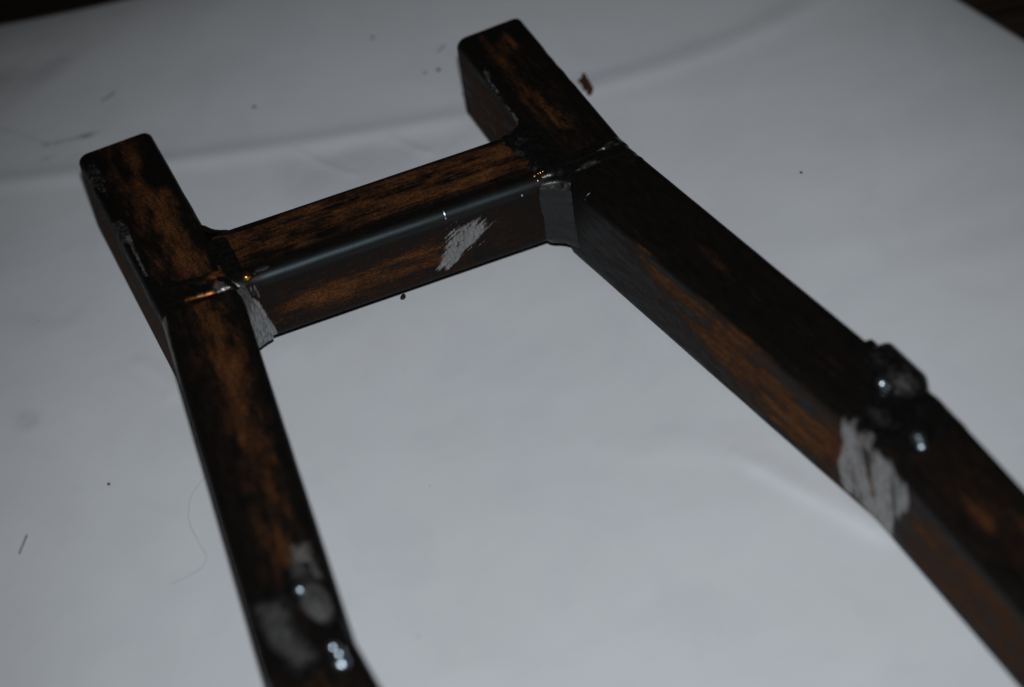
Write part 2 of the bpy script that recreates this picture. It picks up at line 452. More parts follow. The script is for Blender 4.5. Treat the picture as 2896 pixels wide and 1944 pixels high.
def build_paper():
    def axis(lo, a, b, hi, fine, coarse):
        return np.concatenate([np.arange(lo, a, coarse), np.arange(a, b, fine), np.arange(b, hi + coarse, coarse)])
    # grid in unit coordinates mapped on the four-sided sheet
    xs = axis(-330, -200, 285, 330, 1.3, 8.0); ys = axis(-330, -260, 262, 290, 1.3, 8.0)
    X, Y = np.meshgrid(xs, ys, indexing='ij')
    # right and far borders of the sheet
    k = np.clip((X + 60) / 390, 0, 1)
    xr = 278.0 - 0.215 * (Y - 63) - 0.0005 * (Y - 47) ** 2 * np.sign(47 - Y) * 0
    X = np.where(X > -60, -60 + (xr + 60) * k, X)
    l = np.clip((Y + 60) / 350, 0, 1)
    yf = 250.5 - 0.16 * (X + 83) + 0.0009 * (X + 70) ** 2 * np.where(X < -70, 1, 0.1)
    Y = np.where(Y > -60, -60 + (yf + 60) * l, Y)
    Z = np.zeros_like(X)
    # shallow buckles of a sheet that was rolled up
    Z += (fbm(X / 95 + 3, Y / 60 + 1, 5, 3) - 0.5) * 1.5 * 0.6
    Z += (fbm(X / 24 + 7, Y / 15 + 5, 11, 3) - 0.5) * 0.16
    def crease(P, w1, w2, h, fade=1.0):
        """ridge along a polyline: near side w1 wide, far side w2 wide"""
        P = np.array(P, float)
        if len(P) > 6:
            cx = np.linspace(P[0, 0], P[-1, 0], 36); P = np.stack([cx, np.polyval(np.polyfit(P[:, 0], P[:, 1], 4), cx)], -1)
        d = np.full(X.shape, 1e9); sg = np.zeros(X.shape); kk = np.zeros(X.shape)
        L = np.concatenate([[0], np.cumsum(np.hypot(*np.diff(P, axis=0).T))])
        for n in range(len(P) - 1):
            e = P[n + 1] - P[n]; le = np.hypot(*e)
            q = np.clip(((X - P[n, 0]) * e[0] + (Y - P[n, 1]) * e[1]) / le ** 2, 0, 1)
            dx, dy = X - P[n, 0] - q * e[0], Y - P[n, 1] - q * e[1]
            dd = np.hypot(dx, dy); c = e[0] * dy - e[1] * dx
            m = dd < d
            d = np.where(m, dd, d); sg = np.where(m, np.sign(c), sg); kk = np.where(m, (L[n] + q * le) / L[-1], kk)
        taper = np.clip(np.minimum(kk, 1 - kk) * 6, 0, 1) * np.interp(kk, [0, 0.55, 0.75, 1], [1, 1, fade, fade])
        return h * taper * np.where(sg < 0, np.exp(-(d / w1) ** 2), np.exp(-(d / w2) ** 2))
    Z += crease([(-210, 176), (-129, 144), (-61, 124.5), (9, 100.6), (56, 94.9), (108, 84.6), (146, 82.2), (180, 84), (225, 96), (260, 110)], 5.5, 6.5, 1.15, 0.55)
    Z += crease([(-15, 108), (-6, 92), (4, 78)], 2.0, 2.0, 0.34)
    Z += crease([(22, 97), (30, 84), (36, 76)], 2.0, 2.0, 0.30)
    Z += crease([(66, 92), (110, 76), (150, 58), (190, 50)], 9, 12, 0.25)
    Z += crease([(72, -119), (85, -144), (97.7, -168), (106, -184)], 3.0, 7.0, 1.0)
    Z += crease([(20, -85), (45, -106), (70, -118), (86, -122)], 6.0, 9.0, 0.30)
    Z += crease([(-106, 24), (-101, 14), (-97, 2), (-98, -8)], 3.0, 4.0, 0.45)
    Z += crease([(150, -60), (190, -72), (235, -78)], 12, 14, 0.55)
    Z += crease([(130, -40), (190, -50), (245, -48)], 10, 12, 0.40)
    Z += crease([(-190, 72), (-150, 66), (-118, 44)], 10, 6, 0.30)
    Z += crease([(-30, -110), (30, -135), (75, -165)], 14, 18, 0.40)
    # under the steel the sheet is pressed flat
    fl_ = np.zeros_like(X)
    for p0, p1 in (((-84, 100), (-78.8, -3.5)), ((-78.8, -3.5), (-93, -169)), ((-93, -169), (-85, -280)), ((70, 95), (77, -1.4)), ((77, -1.4), (117, -169)), ((117, -169), (129, -280))):
        fl_ = np.maximum(fl_, line(X, Y, [p0, p1], 14.0))
    Z = np.minimum(Z, 0) * (1 - fl_) + np.maximum(Z, 0) * (1 - fl_)
    Z -= 0.45 * (1 - np.clip(fl_ * 1.6, 0, 1)) * 0 + 0.05
    # rims of the sheet droop to the table
    er = xr - X; ef = yf - Y
    Z -= 3.0 * np.exp(-np.maximum(er, 0) / 17.0) * sstep(-40, 60, Y + 40)
    Z -= 3.2 * np.exp(-np.maximum(ef, 0) / 12.0)
    Z = np.maximum(Z, -6.2)
    global paper_z
    def paper_z(x, y):
        k = np.argmin((X - x) ** 2 + (Y - y) ** 2); return float(Z.ravel()[k])
    # grey hand marks, other grey areas, some painted shade and brown rubs on the sheet
    dirt_shade = 0.55 * blob(X, Y, -132, 205, 34, 9, 0.35) + 0.35 * blob(X, Y, -95, 206, 30, 6, 0.5) + 0.30 * blob(X, Y, -160, 170, 16, 30)
    dirt_shade += 0.28 * blob(X, Y, -100, 240, 60, 14, -0.15) + 0.14 * blob(X, Y, -140, 100, 50, 14, -0.2) + 0.14 * blob(X, Y, 10, 85, 34, 9, -0.15)
    dirt_shade += 0.12 * blob(X, Y, -125, 50, 30, 30) + 0.12 * blob(X, Y, 270, 65, 26, 50, 0.2) + 0.08 * blob(X, Y, 20, -60, 60, 30)  # includes shade painted into the colour along the sheet's right rim
    dirt_shade += 0.30 * line(X, Y, [(-123, 182), (-112, 170), (-106, 160)], 1.0)
    dirt_shade += 0.22 * line(X, Y, [(-165, 132), (-164, 118), (-160, 105)], 0.9)
    dirt_shade += 0.12 * line(X, Y, [(108, 92), (146, 90), (180, 92), (225, 104)], 4.0)  # shaded far flank of the long crease, painted grey
    dirt_shade += 0.24 * np.clip(1.5 * blob(X, Y, -150, 10, 5, 5), 0, 1)  # soft round grey spot
    dirt_shade += 0.12 * polyfield(X, Y, [(-22, 110), (8, 99), (56, 93), (66, 88), (40, 70), (-5, 60), (-30, 80)], 5)  # greyer patch between the end tubes and the cross tube
    stain = 0.55 * line(X, Y, [(-106, 160), (-98, 158.5), (-90, 157.5)], 1.3) + 0.6 * blob(X, Y, -88, 157, 2.0, 1.8)
    stain += 0.45 * blob(X, Y, -108.5, 151, 3, 1.2) + 0.3 * blob(X, Y, -96, 147.5, 3, 1.0)
    stain += 0.35 * line(X, Y, [(-92, 158), (-83, 157)], 0.9)
    n0, n1 = X.shape
    V = np.stack([X, Y, Z], -1).reshape(-1, 3)
    i = np.arange(n0 - 1)[:, None] * n1 + np.arange(n1 - 1)[None]
    F = np.stack([i, i + n1, i + n1 + 1, i + 1], -1).reshape(-1, 4)
    me = make_mesh('paper_sheet', V, F.tolist(), PAPER, {'dirt_shade': dirt_shade.ravel(), 'stain': stain.ravel()})
    o = link('paper_sheet', me)
    md = o.modifiers.new('thickness', 'SOLIDIFY'); md.thickness = 0.00025; md.offset = -1
    tag(o, 'large creased sheet of white paper with grey smudges under the steel frame', 'paper')
build_paper()

# ------------------------------------------------------------------ steel frame
frame = bpy.data.objects.new('steel_frame', None); COL.objects.link(frame)
frame.empty_display_size = 0.05
tag(frame, 'rusty dark welded square steel tube frame lying on the white paper', 'steel frame')

JL = np.array([-78.77, -3.46]); JR = np.array([77.13, -1.37])
AL, BL, CL, KL, EL = 0.055, -0.0835, 0.0762, 166.4, 100.7
AR, BR, CR_, KR, ER = 0.0742, 0.2338, 0.0982, 172.2, 94.7
def dv(a): return np.array([math.sin(a), -math.cos(a)])
def mitre(a1, a2):
    """slope t/a of the mitre cut seen from a tube with heading a1 that meets heading a2"""
    n = dv(a1) + dv(a2); nn = np.array([math.cos(a1), math.sin(a1)])
    return -(nn @ n) / (dv(a1) @ n)
RZ = -math.pi / 2
ZL = lambda s: RAIL.zt - RAIL.r - (-s - RAIL.f - RAIL.q)      # height on the left side from s

def streak(T, Q, seed, lt=22.0, ls_=3.2):
    return fbm(T / lt, Q / ls_, seed, 5, 0.6)

def grain(T, Q, seed, lt=40.0, lq=0.9):
    """long thin rolling streaks over blotches, about -0.5 .. 0.5"""
    return 0.85 * (fbm(T / lt, Q / lq, seed, 3, 0.6) - 0.5) + 1.05 * (fbm(T / 9.0, Q / 4.0, seed + 9, 5, 0.65) - 0.5)

def clip01(x): return np.clip(x, 0, 1)

# left end tube
def f_left_end(T, Q, A, Z):
    n = streak(T, Q, 21, 16, 4.5)
    r = 0.85 * blob(T, Q, -45, 2.5, 32, 6.5, 0.05) + 0.45 * blob(T, Q, -86, 3, 14, 5) + 0.45 * blob(T, Q, -62, 7, 7, 4) + 0.55 * blob(T, Q, -20, 3, 9, 8)
    r = r - 0.55 * blob(T, Q, -76, 8, 7, 5) - 0.3 * blob(T, Q, -36, -3, 12, 3) - 0.35 * blob(T, Q, -33, 9, 9, 3)
    side = (Q < -16)
    r = np.where(side, 0.60 * sstep(36, 20, Z) * sstep(-104, -92, T) + 0.30, r)
    rust = np.where(r > 0.02, 0.72 * r + 0.14 * np.where(side, 1.0, sstep(13, 9, np.abs(Q))) + 1.05 * grain(T, Q, 121, 9, 2.4) * sstep(0.0, 0.3, r + 0.2), 0) - 0.08
    bare = 0.38 * polyfield(T, Q, [(-97, -17), (-93, -10.0), (-84, -9.2), (-75, -9.6), (-73, -12), (-80, -14.5), (-88, -18)], 0.7) * 0.62
    bare += 0.27 * polyfield(T, Q, [(-60, -16), (-57, -10.5), (-48, -10.2), (-44, -11.5), (-46, -16)], 0.8) + 0.5 * line(T, Q, [(-47, -12), (-36, -12.6), (-24, -13)], 0.8)
    bare += 0.22 * blob(T, Q, -70, -19, 22, 4) + 0.25 * blob(T, Q, -15, -21, 16, 3)
    heat = sstep(-17, -12, T + (n - 0.5) * 5)
    bump = -0.30 * polyfield(T, Q, [(-97, -17), (-93, -10.0), (-84, -9.2), (-75, -9.6), (-73, -12), (-80, -14.5), (-88, -18)], 0.8) - 0.25 * blob(T, Q, -52, -11, 8, 2)
    bump -= 0.25 * (blob(T, Q, -63, 13.5, 5, 3) + blob(T, Q, -48, 14, 3, 2))
    return dict(rust=rust, bare=bare, heat=heat, bump=bump)
tube('end_tube', RAIL, -EL, 0, 0, mitre(AL, BL), f_left_end, frame, (*JL, 0), AL + RZ, open0=True)

# left rail tube
def f_left_rail(T, Q, A, Z):
    n = streak(T, Q, 33, 20, 4.0)
    r = 0.55 * np.exp(-((Q - 2.0 - 0.01 * T) / 4.6) ** 2) * sstep(150, 120, T) + 0.45 * blob(T, Q, 13, 2, 9, 7) + 0.45 * blob(T, Q, 35, 4, 8, 6) + 0.3 * blob(T, Q, 58, 0, 16, 3) + 0.35 * blob(T, Q, 74, 7.5, 12, 3) + 0.3 * blob(T, Q, 120, 0, 20, 4)
    r = np.where(Q < -14, 0.12, r)
    rust = 0.75 * r + 0.09 * sstep(12, 8, np.abs(Q)) + 1.0 * grain(T, Q, 133, 12, 2.2) * sstep(0.0, 0.35, r + 0.12)
    bare = 0.75 * polyfield(T, Q, [(-4, -13.2), (10, -14.5), (24, -15.2), (34, -16), (30, -21), (12, -24), (-4, -22)], 1.2)
    bare += 0.60 * polyfield(T, Q, [(123, 4), (123, 10), (139, 11), (139, 4.5)], 2.5) + 0.25 * blob(T, Q, 150, -6, 12, 7)
    heat = np.maximum(sstep(7, 2, T + (n - 0.5) * 5), 0.8 * sstep(128, 140, T + (n - 0.5) * 16))
    return dict(rust=rust, bare=bare, heat=heat)
tube('rail_tube', RAIL, 0, KL, mitre(BL, AL), mitre(BL, CL), f_left_rail, frame, (*JL, 0), BL + RZ)

def f_fore(seed, side_k, tops):
    def f(T, Q, A, Z):
        n = streak(T, Q, seed, 26, 3.6)
        r = 0.16 * np.exp(-(Q / 7) ** 2)
        for (t, q, rt, rq, k) in tops: r = r + k * blob(T, Q, t, q, rt, rq)
        r = np.where(Q < -16, side_k * sstep(3, 12, Z) * sstep(36, 30, Z) * sstep(10, 30, T), r)
        return dict(rust=0.60 * r + 0.08 + 1.3 * grain(T, Q, seed + 100, 36, 1.4) * sstep(0, 0.4, r), bare=np.zeros_like(T), heat=sstep(22, 8, T + (n - 0.5) * 8))
    return f
J3L = JL + dv(BL) * KL; J3R = JR + dv(BR) * KR
tube('outer_tube', RAIL, 0, 150, mitre(CL, BL), 0, f_fore(41, 0.3, [(40, 0, 30, 5, 0.4)]), frame, (*J3L, 0), CL + RZ, open1=True)

# right end tube
def f_right_end(T, Q, A, Z):
    n = streak(T, Q, 52, 14, 4.0)
    r = 0.55 * line(T, Q, [(-90, -5), (-77, -4.5), (-61, -6), (-50, -4), (-25, -2)], 1.8) + 0.5 * blob(T, Q, -82, 1, 6, 4) + 0.45 * blob(T, Q, -49, -4, 7, 3.2) + 0.35 * blob(T, Q, -30, -3, 10, 5) + 0.1
    side = Q < -16
    r = np.where(side, 0.55 + 0.40 * line(T, Z, [(-92, 33), (-75, 27), (-55, 22)], 2.5), r)
    r = r - np.where(side, 0.0, 0.6) * sstep(8, 13, np.abs(A))
    rust = 0.62 * r + 0.05 + 1.1 * grain(T, Q, 152, 10, 1.8) * sstep(0.0, 0.5, r + 0.12)
    bare = 0.36 * line(T, Q, [(-76, -12.5), (-62, -14.0), (-52, -14.5), (-38, -15.5)], 1.3) * (0.35 + 1.1 * sstep(0.3, 0.7, fbm(T / 1.6, Q / 1.0, 59, 3))) + 0.12 * blob(T, Q, -62, -18, 14, 3)
    heat = sstep(-34, -26, T + (n - 0.5) * 9 + np.where(np.abs(A) > 9, 4, 0))
    bump = -0.30 * (blob(T, Q, -70, 14, 4, 3) + blob(T, Q, -62, 14, 3, 3) + 0.6 * blob(T, Q, -52, 14.5, 3, 2))
    return dict(rust=rust, bare=bare, heat=heat, bump=bump)
tube('end_tube', SLIM, -ER, 0, 0, mitre(AR, BR), f_right_end, frame, (JR[0] - 0.3, JR[1], 0), AR + RZ, open0=True)

# right rail tube
def f_right_rail(T, Q, A, Z):
    n = streak(T, Q, 63, 22, 1.7)
    r = 0.22 * np.exp(-(Q / 6) ** 2) + 0.35 * blob(T, Q, 57, -8, 8, 2.5) + 0.30 * blob(T, Q, 72, -2, 9, 3) + 0.4 * blob(T, Q, 38.5, -12.7, 3, 1.2) + 0.2 * blob(T, Q, 23, -9, 6, 3)
    mid = np.interp(T, [30, 45, 60, 75, 90, 110, 130, 150, 172], [38, 34, 31, 26, 24, 20, 19, 18, 18])
    wid = np.interp(T, [30, 45, 60, 75, 100, 150], [3, 5, 7, 10, 13, 14])
    rs_ = 1.10 * np.exp(-((Z - mid) / wid) ** 2) * sstep(34, 60, T) + 0.05
    r = np.where(Q < -15.5, rs_, r)
    rust = np.where(Q < -15.5, 0.72 * r + 0.11 * sstep(10, 40, T) + 2.1 * grain(T, Z, 163, 34, 1.1) * sstep(-0.05, 0.5, r), 0.50 * r - 0.07 + 0.32 * grain(T, Q, 164, 34, 1.4))
    bareP = [(146, 38.5), (152, 36), (153.5, 24), (152, 16), (153, 6), (165, 2), (186, 0), (184, 22), (192, 31), (188, 36), (176, 37), (165, 40.5), (157, 38)]
    sm = fbm(T / 3.6, Z / 16.0, 68, 4) - 0.5
    bare = 0.95 * np.where(Q < -11.5, sstep(0.3, 0.75, polyfield(T, Z, bareP, 5.5) + 0.6 * sm) * (0.68 + 1.2 * sm), 0) - np.where(Q < -11.5, 0.55 * line(T, Z, [(166, 32), (169, 14)], 1.3) + 0.5 * blob(T, Z, 176, 17, 2.5, 1.8), 0)
    bare = clip01(bare) + np.where(Q < -12, 0.35 * blob(T, Z, 125, 14, 4, 1.5), 0)
    heat = np.maximum(sstep(20, 6, T + (n - 0.5) * 10), 0.9 * sstep(126, 140, T + (n - 0.5) * 12) * np.where(Q < -15.5, 0, 1))
    return dict(rust=rust, bare=bare, heat=heat)
tube('rail_tube', RAIL, 0, KR, mitre(BR, AR), mitre(BR, CR_), f_right_rail, frame, (*JR, 0), BR + RZ)
def f_right_outer(T, Q, A, Z):
    d = f_fore(71, 0.80, [(43, -3.8, 8, 2.2, 0.8), (55, 5, 7, 2.5, 0.5), (80, 0, 20, 4, 0.3)])(T, Q, A, Z)
    bareP = [(-30, 4), (6, -1), (12, 0), (11, 12), (14, 20), (20, 30), (17, 36), (6, 37.5), (-30, 38)]
    sm = fbm(T / 3.6 + 4, Z / 16.0, 69, 4) - 0.5
    d['bare'] = clip01(0.95 * np.where(Q < -11.5, sstep(0.3, 0.75, polyfield(T, Z, bareP, 5.5) + 0.6 * sm) * (0.68 + 1.2 * sm), 0) - np.where(Q < -11.5, 0.6 * line(T, Z, [(10, 34), (12, 16), (14, 4)], 1.6), 0))
    d['heat'] = np.where(Q < -13, 0.9 * line(T, Z, [(14, 30), (15, 16), (15, 2)], 3.0), d['heat'])
    return d
tube('outer_tube', RAIL, 0, 150, mitre(CR_, BR), 0, f_right_outer, frame, (*J3R, 0), CR_ + RZ, open1=True)

# cross tube between the rails; its front face is a<0
def f_cross(T, Q, A, Z):
    n = streak(T, Q, 83, 26, 2.2)
    top = 0.78 * sstep(-9.5, -4.0, Q) * sstep(14.0, 10.5, Q) * sstep(62, 50, T)
    top = top - 0.25 * blob(T, Q, -20, 8, 24, 2.5) - 0.30 * blob(T, Q, 20, 2.5, 20, 2.0) - 0.35 * blob(T, Q, -52, 4, 9, 6)
    top = top + 0.55 * blob(T, Q, 44, 5, 9, 6)
    fr = 0.80 * np.exp(-(((Z - np.interp(T, [-60, -45, 10, 30, 60], [19, 21, 24, 21, 16])) / 4.2) ** 2)) * sstep(-56, -42, T) * sstep(26, 4, T) + 0.22 * np.exp(-((Z - 20) / 9) ** 2) * sstep(62, 20, T)
    r = np.where(Q < -14, fr, np.where(Q > 15, 0.4, top))
    rust = 0.62 * r + np.where(Q < -14, 0.18, 0.06) + np.where(Q < -14, 1.1, 1.45) * grain(T, Q, 183, 34, 1.0) * sstep(0.0, 0.5, r)
    # dark weld-splash flecks burnt into the rust near the right joint
    rs = np.random.RandomState(7)
    fl_ = np.zeros_like(T)
    for _ in range(26):
        t0, q0 = 36 + 20 * rs.rand() ** 0.7, -8 + 17 * rs.rand()
        fl_ = np.maximum(fl_, blob(T, Q, t0, q0, 0.9 + 1.3 * rs.rand(), 0.7 + 0.4 * rs.rand(), -0.9 + 0.5 * rs.rand()))
    fl_ = np.maximum(fl_, blob(T, Q, -56.5, -5, 1.0, 3.2))
    s_ = sl(31, CROSS)
    P = [(17.5, 31.5), (21, 33), (32.5, 29.5), (29, 25), (25.5, 20.5), (21, 17.5), (17.5, 15), (12.8, 12.3), (12.5, 14), (9.5, 14.3), (12.5, 19.5), (14, 24)]
    G_ = [(-70, 42), (-62, 38), (-61, 33), (-58, 28.5), (-57.2, 24), (-55.5, 17), (-54.5, 13), (-54, 9), (-54, 5), (-70, 5)]
    fz = np.where(Q < -12, 1.0, 0.0)
    br_n = fbm((0.83 * T + 0.55 * Z) / 7.0, (-0.55 * T + 0.83 * Z) / 0.75, 86, 3, 0.6) - 0.5
    bare = fz * (0.80 * sstep(0.15, 0.85, polyfield(T, Z, P, 3.0) + 1.5 * br_n) * sstep(0.02, 0.2, polyfield(T, Z, P, 4.5)) + 0.9 * polyfield(T, Z, G_, 0.5) - 0.35 * line(T, Z, [(19, 22), (18.5, 29), (21.5, 29.5), (22, 23)], 0.35))
    bare += fz * 0.5 * (line(T, Z, [(-58.5, 37), (-57.6, 31)], 0.5) + line(T, Z, [(-60, 37), (-59.3, 33)], 0.5))
    heat = np.maximum(np.maximum(sstep(50, 56, T + (n - 0.5) * 6), sstep(-57, -62, T + (n - 0.5) * 4)), 0.95 * sstep(0.35, 0.7, fl_))
    heat = np.where(Q < -14, heat * 0.5, heat)
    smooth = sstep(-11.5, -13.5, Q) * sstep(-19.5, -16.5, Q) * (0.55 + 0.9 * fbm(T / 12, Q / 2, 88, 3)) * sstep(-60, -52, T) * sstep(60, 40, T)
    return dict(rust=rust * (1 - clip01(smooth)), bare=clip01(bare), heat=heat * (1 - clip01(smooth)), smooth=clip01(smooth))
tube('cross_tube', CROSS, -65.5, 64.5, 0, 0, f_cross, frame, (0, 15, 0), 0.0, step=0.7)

# ------------------------------------------------------------------ welds
def ridge(x, back, front):
    return np.where(x < 0, np.clip(1 + x / back, 0, 1) ** 1.3, np.clip(1 - x / front, 0, 1))

def w_right(T, Q):
    n = fbm(T / 2.2, Q / 2.6, 3, 4) - 0.5
    w = (fbm(Q / 5.0, Q * 0 + 3, 8, 3) - 0.5) * 3.0
    q = np.clip(Q, -17, 17)
    c1 = -6.0 + 0.12 * q + w * 0.7; c2 = -0.3 + 0.14 * q + w
    h = np.maximum(ridge(T - c1, 5.5, 0.85) * (0.35 + 0.65 * sstep(1, 6, Q) * sstep(14, 11, Q)), ridge(T - c2, 5.0, 0.85) * (0.35 + 0.62 * sstep(-11, -7, Q) * sstep(3, -1, Q)))
    h = np.maximum(h, 0.75 * ridge(T - (6.0 + w * 0.5), 5.5, 1.6) * sstep(5, 12, Q))
    h = h + n * 0.16 * (h > 0.02) - 0.10
    h = np.where((np.abs(T) > 12), -0.5, h)
    lim = np.where(Q > 0, 50, 17) - np.abs(Q)
    h = np.where(lim < 2, h - (2 - lim) * 0.6, h)
    bare = 0.40 * (blob(T, Q, -6, 8.5, 1.5, 3.5) + blob(T, Q, -1, -4, 1.5, 5)) + 0.2 * sstep(14, 18, Q)
    return h, dict(bare=bare, copper=np.zeros_like(h))
shell('weld_bead', RAIL, -13, 13, -24, 49, w_right, frame, (*JR, 0), (AR + BR) / 2 + RZ, 0.26, label='broad black weld bead with two bright ridges')

def w_left(T, Q):
    n = fbm(T / 2.0, Q / 2.4, 13, 4) - 0.5
    w = (fbm(Q / 5.0, Q * 0 + 3, 18, 3) - 0.5) * 1.6
    q = np.clip(Q, -17, 17)
    h = np.maximum(0.35 * ridge(T - (-11.8 + 0.08 * q + w), 3.0, 1.4), 0.95 * ridge(T - (-3.4 + 0.06 * q + w * 0.5), 6.5, 1.1) * (0.35 + 0.55 * sstep(-7, 4, Q)))
    rough = sstep(4, 7, Q) * sstep(13, 11, Q)
    h = h + n * (0.15 + 1.0 * rough) * (h > 0.02) - 0.12
    lim = np.where(Q > 0, 17, 44) - np.abs(Q)
    h = np.where(lim < 2, h - (2 - lim) * 0.6, h)
    copper = 0.95 * line(T, Q, [(-3.0, -4), (-2.5, 7)], 0.8) * (1 - rough) + 0.7 * blob(T, Q, -14, 10, 1.5, 1.2) + 0.7 * blob(T, Q, -10.5, 8.5, 2, 2) + 0.4 * blob(T, Q, -5, 8, 1.5, 1.2)
    bare = 0.75 * blob(T, Q, -5, 8.5, 3.5, 2.2) + 0.6 * blob(T, Q, -1, 10, 1.5, 3) + 0.55 * sstep(-15, -19, Q)
    return h, dict(bare=bare, copper=clip01(copper))
shell('weld_bead', RAIL, -16, 6, -43, 20, w_left, frame, (*JL, 0), (AL + BL) / 2 + RZ, 0.26, label='black weld bead with a copper coloured ridge')

def w_front_left(T, Q):
    n = fbm(T / 5.0, Q / 4.0, 23, 4) - 0.5
    h = 1.0 * blob(T, Q, -30, 7, 10, 4) + 1.7 * blob(T, Q, -19, 8, 6, 4.0) + 1.1 * blob(T, Q, -16, -5, 10, 6) + 0.9 * blob(T, Q, 0, -4, 9, 7) + 1.0 * blob(T, Q, -6, 11, 9, 5) - 1.0 * blob(T, Q, -13, 2.5, 6, 3) - 0.7 * blob(T, Q, -8, 7, 3, 3)
    h = h + n * 0.7 - 0.22
    h = h - 1.2 * sstep(22, 28, np.abs(T + 12))
    h = h - 1.2 * sstep(9.5, 13, -Q) - 0.8 * sstep(13, 16, Q)
    bare = 1.3 * blob(T, Q, -17, 8.5, 7, 4) + 0.42 * polyfield(T, Q, [(-44, 4), (-44, 10), (-28, 11), (-29, 4)], 2.5) + 0.44 * polyfield(T, Q, [(-26, -11), (-25, 0), (-12, 0), (4, 3), (6, -6), (-10, -12)], 4)
    return h, dict(bare=bare, copper=0 * h)
shell('weld_bead', RAIL, -40, 16, -14, 16, w_front_left, frame, (*J3L, 0), (BL + CL) / 2 + RZ, 0.6, label='lumpy blurred weld with a ground grey patch')

def w_front_right(T, Q):
    n = fbm(T / 5.0, Q / 4.5, 33, 4) - 0.5
    h = 3.4 * sstep(-36.5, -33, T + 0.12 * (Q - 13)) * sstep(-9, -17, T + 0.0 * Q) * sstep(1.5, 8, Q + 0.25 * (T + 25)) * sstep(20.5, 16, Q)
    h = np.maximum(h, 1.6 * blob(T, Q, -6, 5, 14, 9) + 1.0 * blob(T, Q, -3, -8, 11, 6))
    h = h - 1.1 * blob(T, Q, -1, 4, 4, 3) + n * 0.55 * sstep(-20, -10, T) - 0.24
    h = h - 1.6 * sstep(6, 19, T)
    h = h - 0.7 * sstep(-12, -17, Q) - 0.7 * sstep(22, 26, Q)
    bare = 0.30 * blob(T, Q, -10, -7, 10, 4) + 0.25 * blob(T, Q, -15, 7, 5, 4) + (0.13 + 0.12 * fbm(T / 12, Q / 9, 39, 2)) * sstep(-38, -33, T) * sstep(-2, -14, T) * sstep(0, 6, Q)
    return h, dict(bare=bare, copper=0 * h)
shell('weld_bead', RAIL, -40, 20, -18, 27, w_front_right, frame, (*J3R, 0), (BR + CR_) / 2 + RZ, 0.6, label='tall lumpy blurred weld rising above the rail')

const = lambda k: (lambda Z: np.full_like(Z, k))
xl, xr_ = -63.75, 61.9
# front inside corners
fillet('weld_fillet', (xl, -1.15), (1, 0), (math.sin(BL), -math.cos(BL)), 8.8, 39.0, lambda Z: np.interp(Z, [7, 14, 24, 30, 39], [8.3, 7.6, 5.6, 4.2, 2.6]), lambda Z: np.interp(Z, [8, 14, 39], [3.0, 4.6, 5.0]), frame, 0.25,
       dict(bare=lambda Z, w: 0.55 + 0.3 * sstep(31, 26, Z)), seed=5, label='fillet weld ground to bright grey metal')
fillet('weld_fillet', (xr_, -1.15), (-1, 0), (math.sin(BR), -math.cos(BR)), 8.6, 39.3, lambda Z: np.interp(Z, [8.6, 11, 14, 20, 30, 39], [7.5, 9.5, 9.8, 9.6, 10.4, 9.6]) + (fbm(Z / 2.5, 0 * Z, 61, 3) - 0.5) * 0.8, lambda Z: np.interp(Z, [8.6, 12, 20, 39], [9.5, 8.0, 7.0, 6.5]) + (fbm(Z / 2.5, 0 * Z, 62, 3) - 0.5) * 0.8, frame, 0.50,
       dict(bare=lambda Z, w: 0.20 * sstep(0.52, 0.75, fbm(Z / 0.9, w * 14, 66, 2)) + 0.28 * sstep(35.0, 36.5, Z) * sstep(39, 37.5, Z)), seed=9, rough=0.22, label='broad dark grey fillet weld', topr=4.5)
# rear inside corners
fillet('weld_fillet', (-65.3, 31.15), (1, 0), (-math.sin(AL), math.cos(AL)), 7.5, 38.9, const(8.5), const(8.0), frame, 0.62, dict(bare=lambda Z, w: 0.12 + 0 * Z), seed=15, rough=0.06, topr=1.6)
fillet('weld_fillet', (60.0, 31.15), (-1, 0), (-math.sin(AR), math.cos(AR)), 7.5, 39.7, const(8.0), const(7.0), frame, 0.45, None, seed=19, rough=0.5, topr=2.0)

# seams over the top where the cross tube meets the rails
def w_top_right(T, Q):
    n = fbm(T / 5.0, Q / 5.5, 43, 4) - 0.5
    e = np.interp(Q, [-14, -8, 0, 8, 16], [53.5, 53, 51, 48.5, 47]) + (fbm(Q / 3.0, 0 * Q, 44, 3) - 0.5) * 4
    h = 1.1 * sstep(e - 0.5, e + 5, T) * sstep(68, 62.5, T) + n * 0.5 * sstep(e - 1, e + 3, T) - 0.2
    h = h - 0.8 * sstep(13, 17, np.abs(Q))
    return h, dict(bare=0.26 * sstep(0.40, 0.6, fbm(T / 4, Q / 4, 47, 3)) * (T < 58), copper=0 * h)
shell('weld_bead', CROSS, 44, 67, -18, 18, w_top_right, frame, (0, 15, 0), 0.0, 0.45)
def w_top_left(T, Q):
    n = fbm(T / 5.0, Q / 5.5, 53, 3) - 0.5
    h = 0.50 * sstep(-58.5, -63, T) * sstep(-68, -64.5, T) + n * 0.12 * sstep(-56, -60, T) - 0.18
    h = h - 1.2 * sstep(10, 14, np.abs(Q))
    return h, dict(bare=0.10 * sstep(0.4, 0.6, fbm(T / 4, Q / 4, 57, 3)), copper=0 * h)
shell('weld_bead', CROSS, -68, -54, -18, 18, w_top_left, frame, (0, 15, 0), 0.0, 0.45)

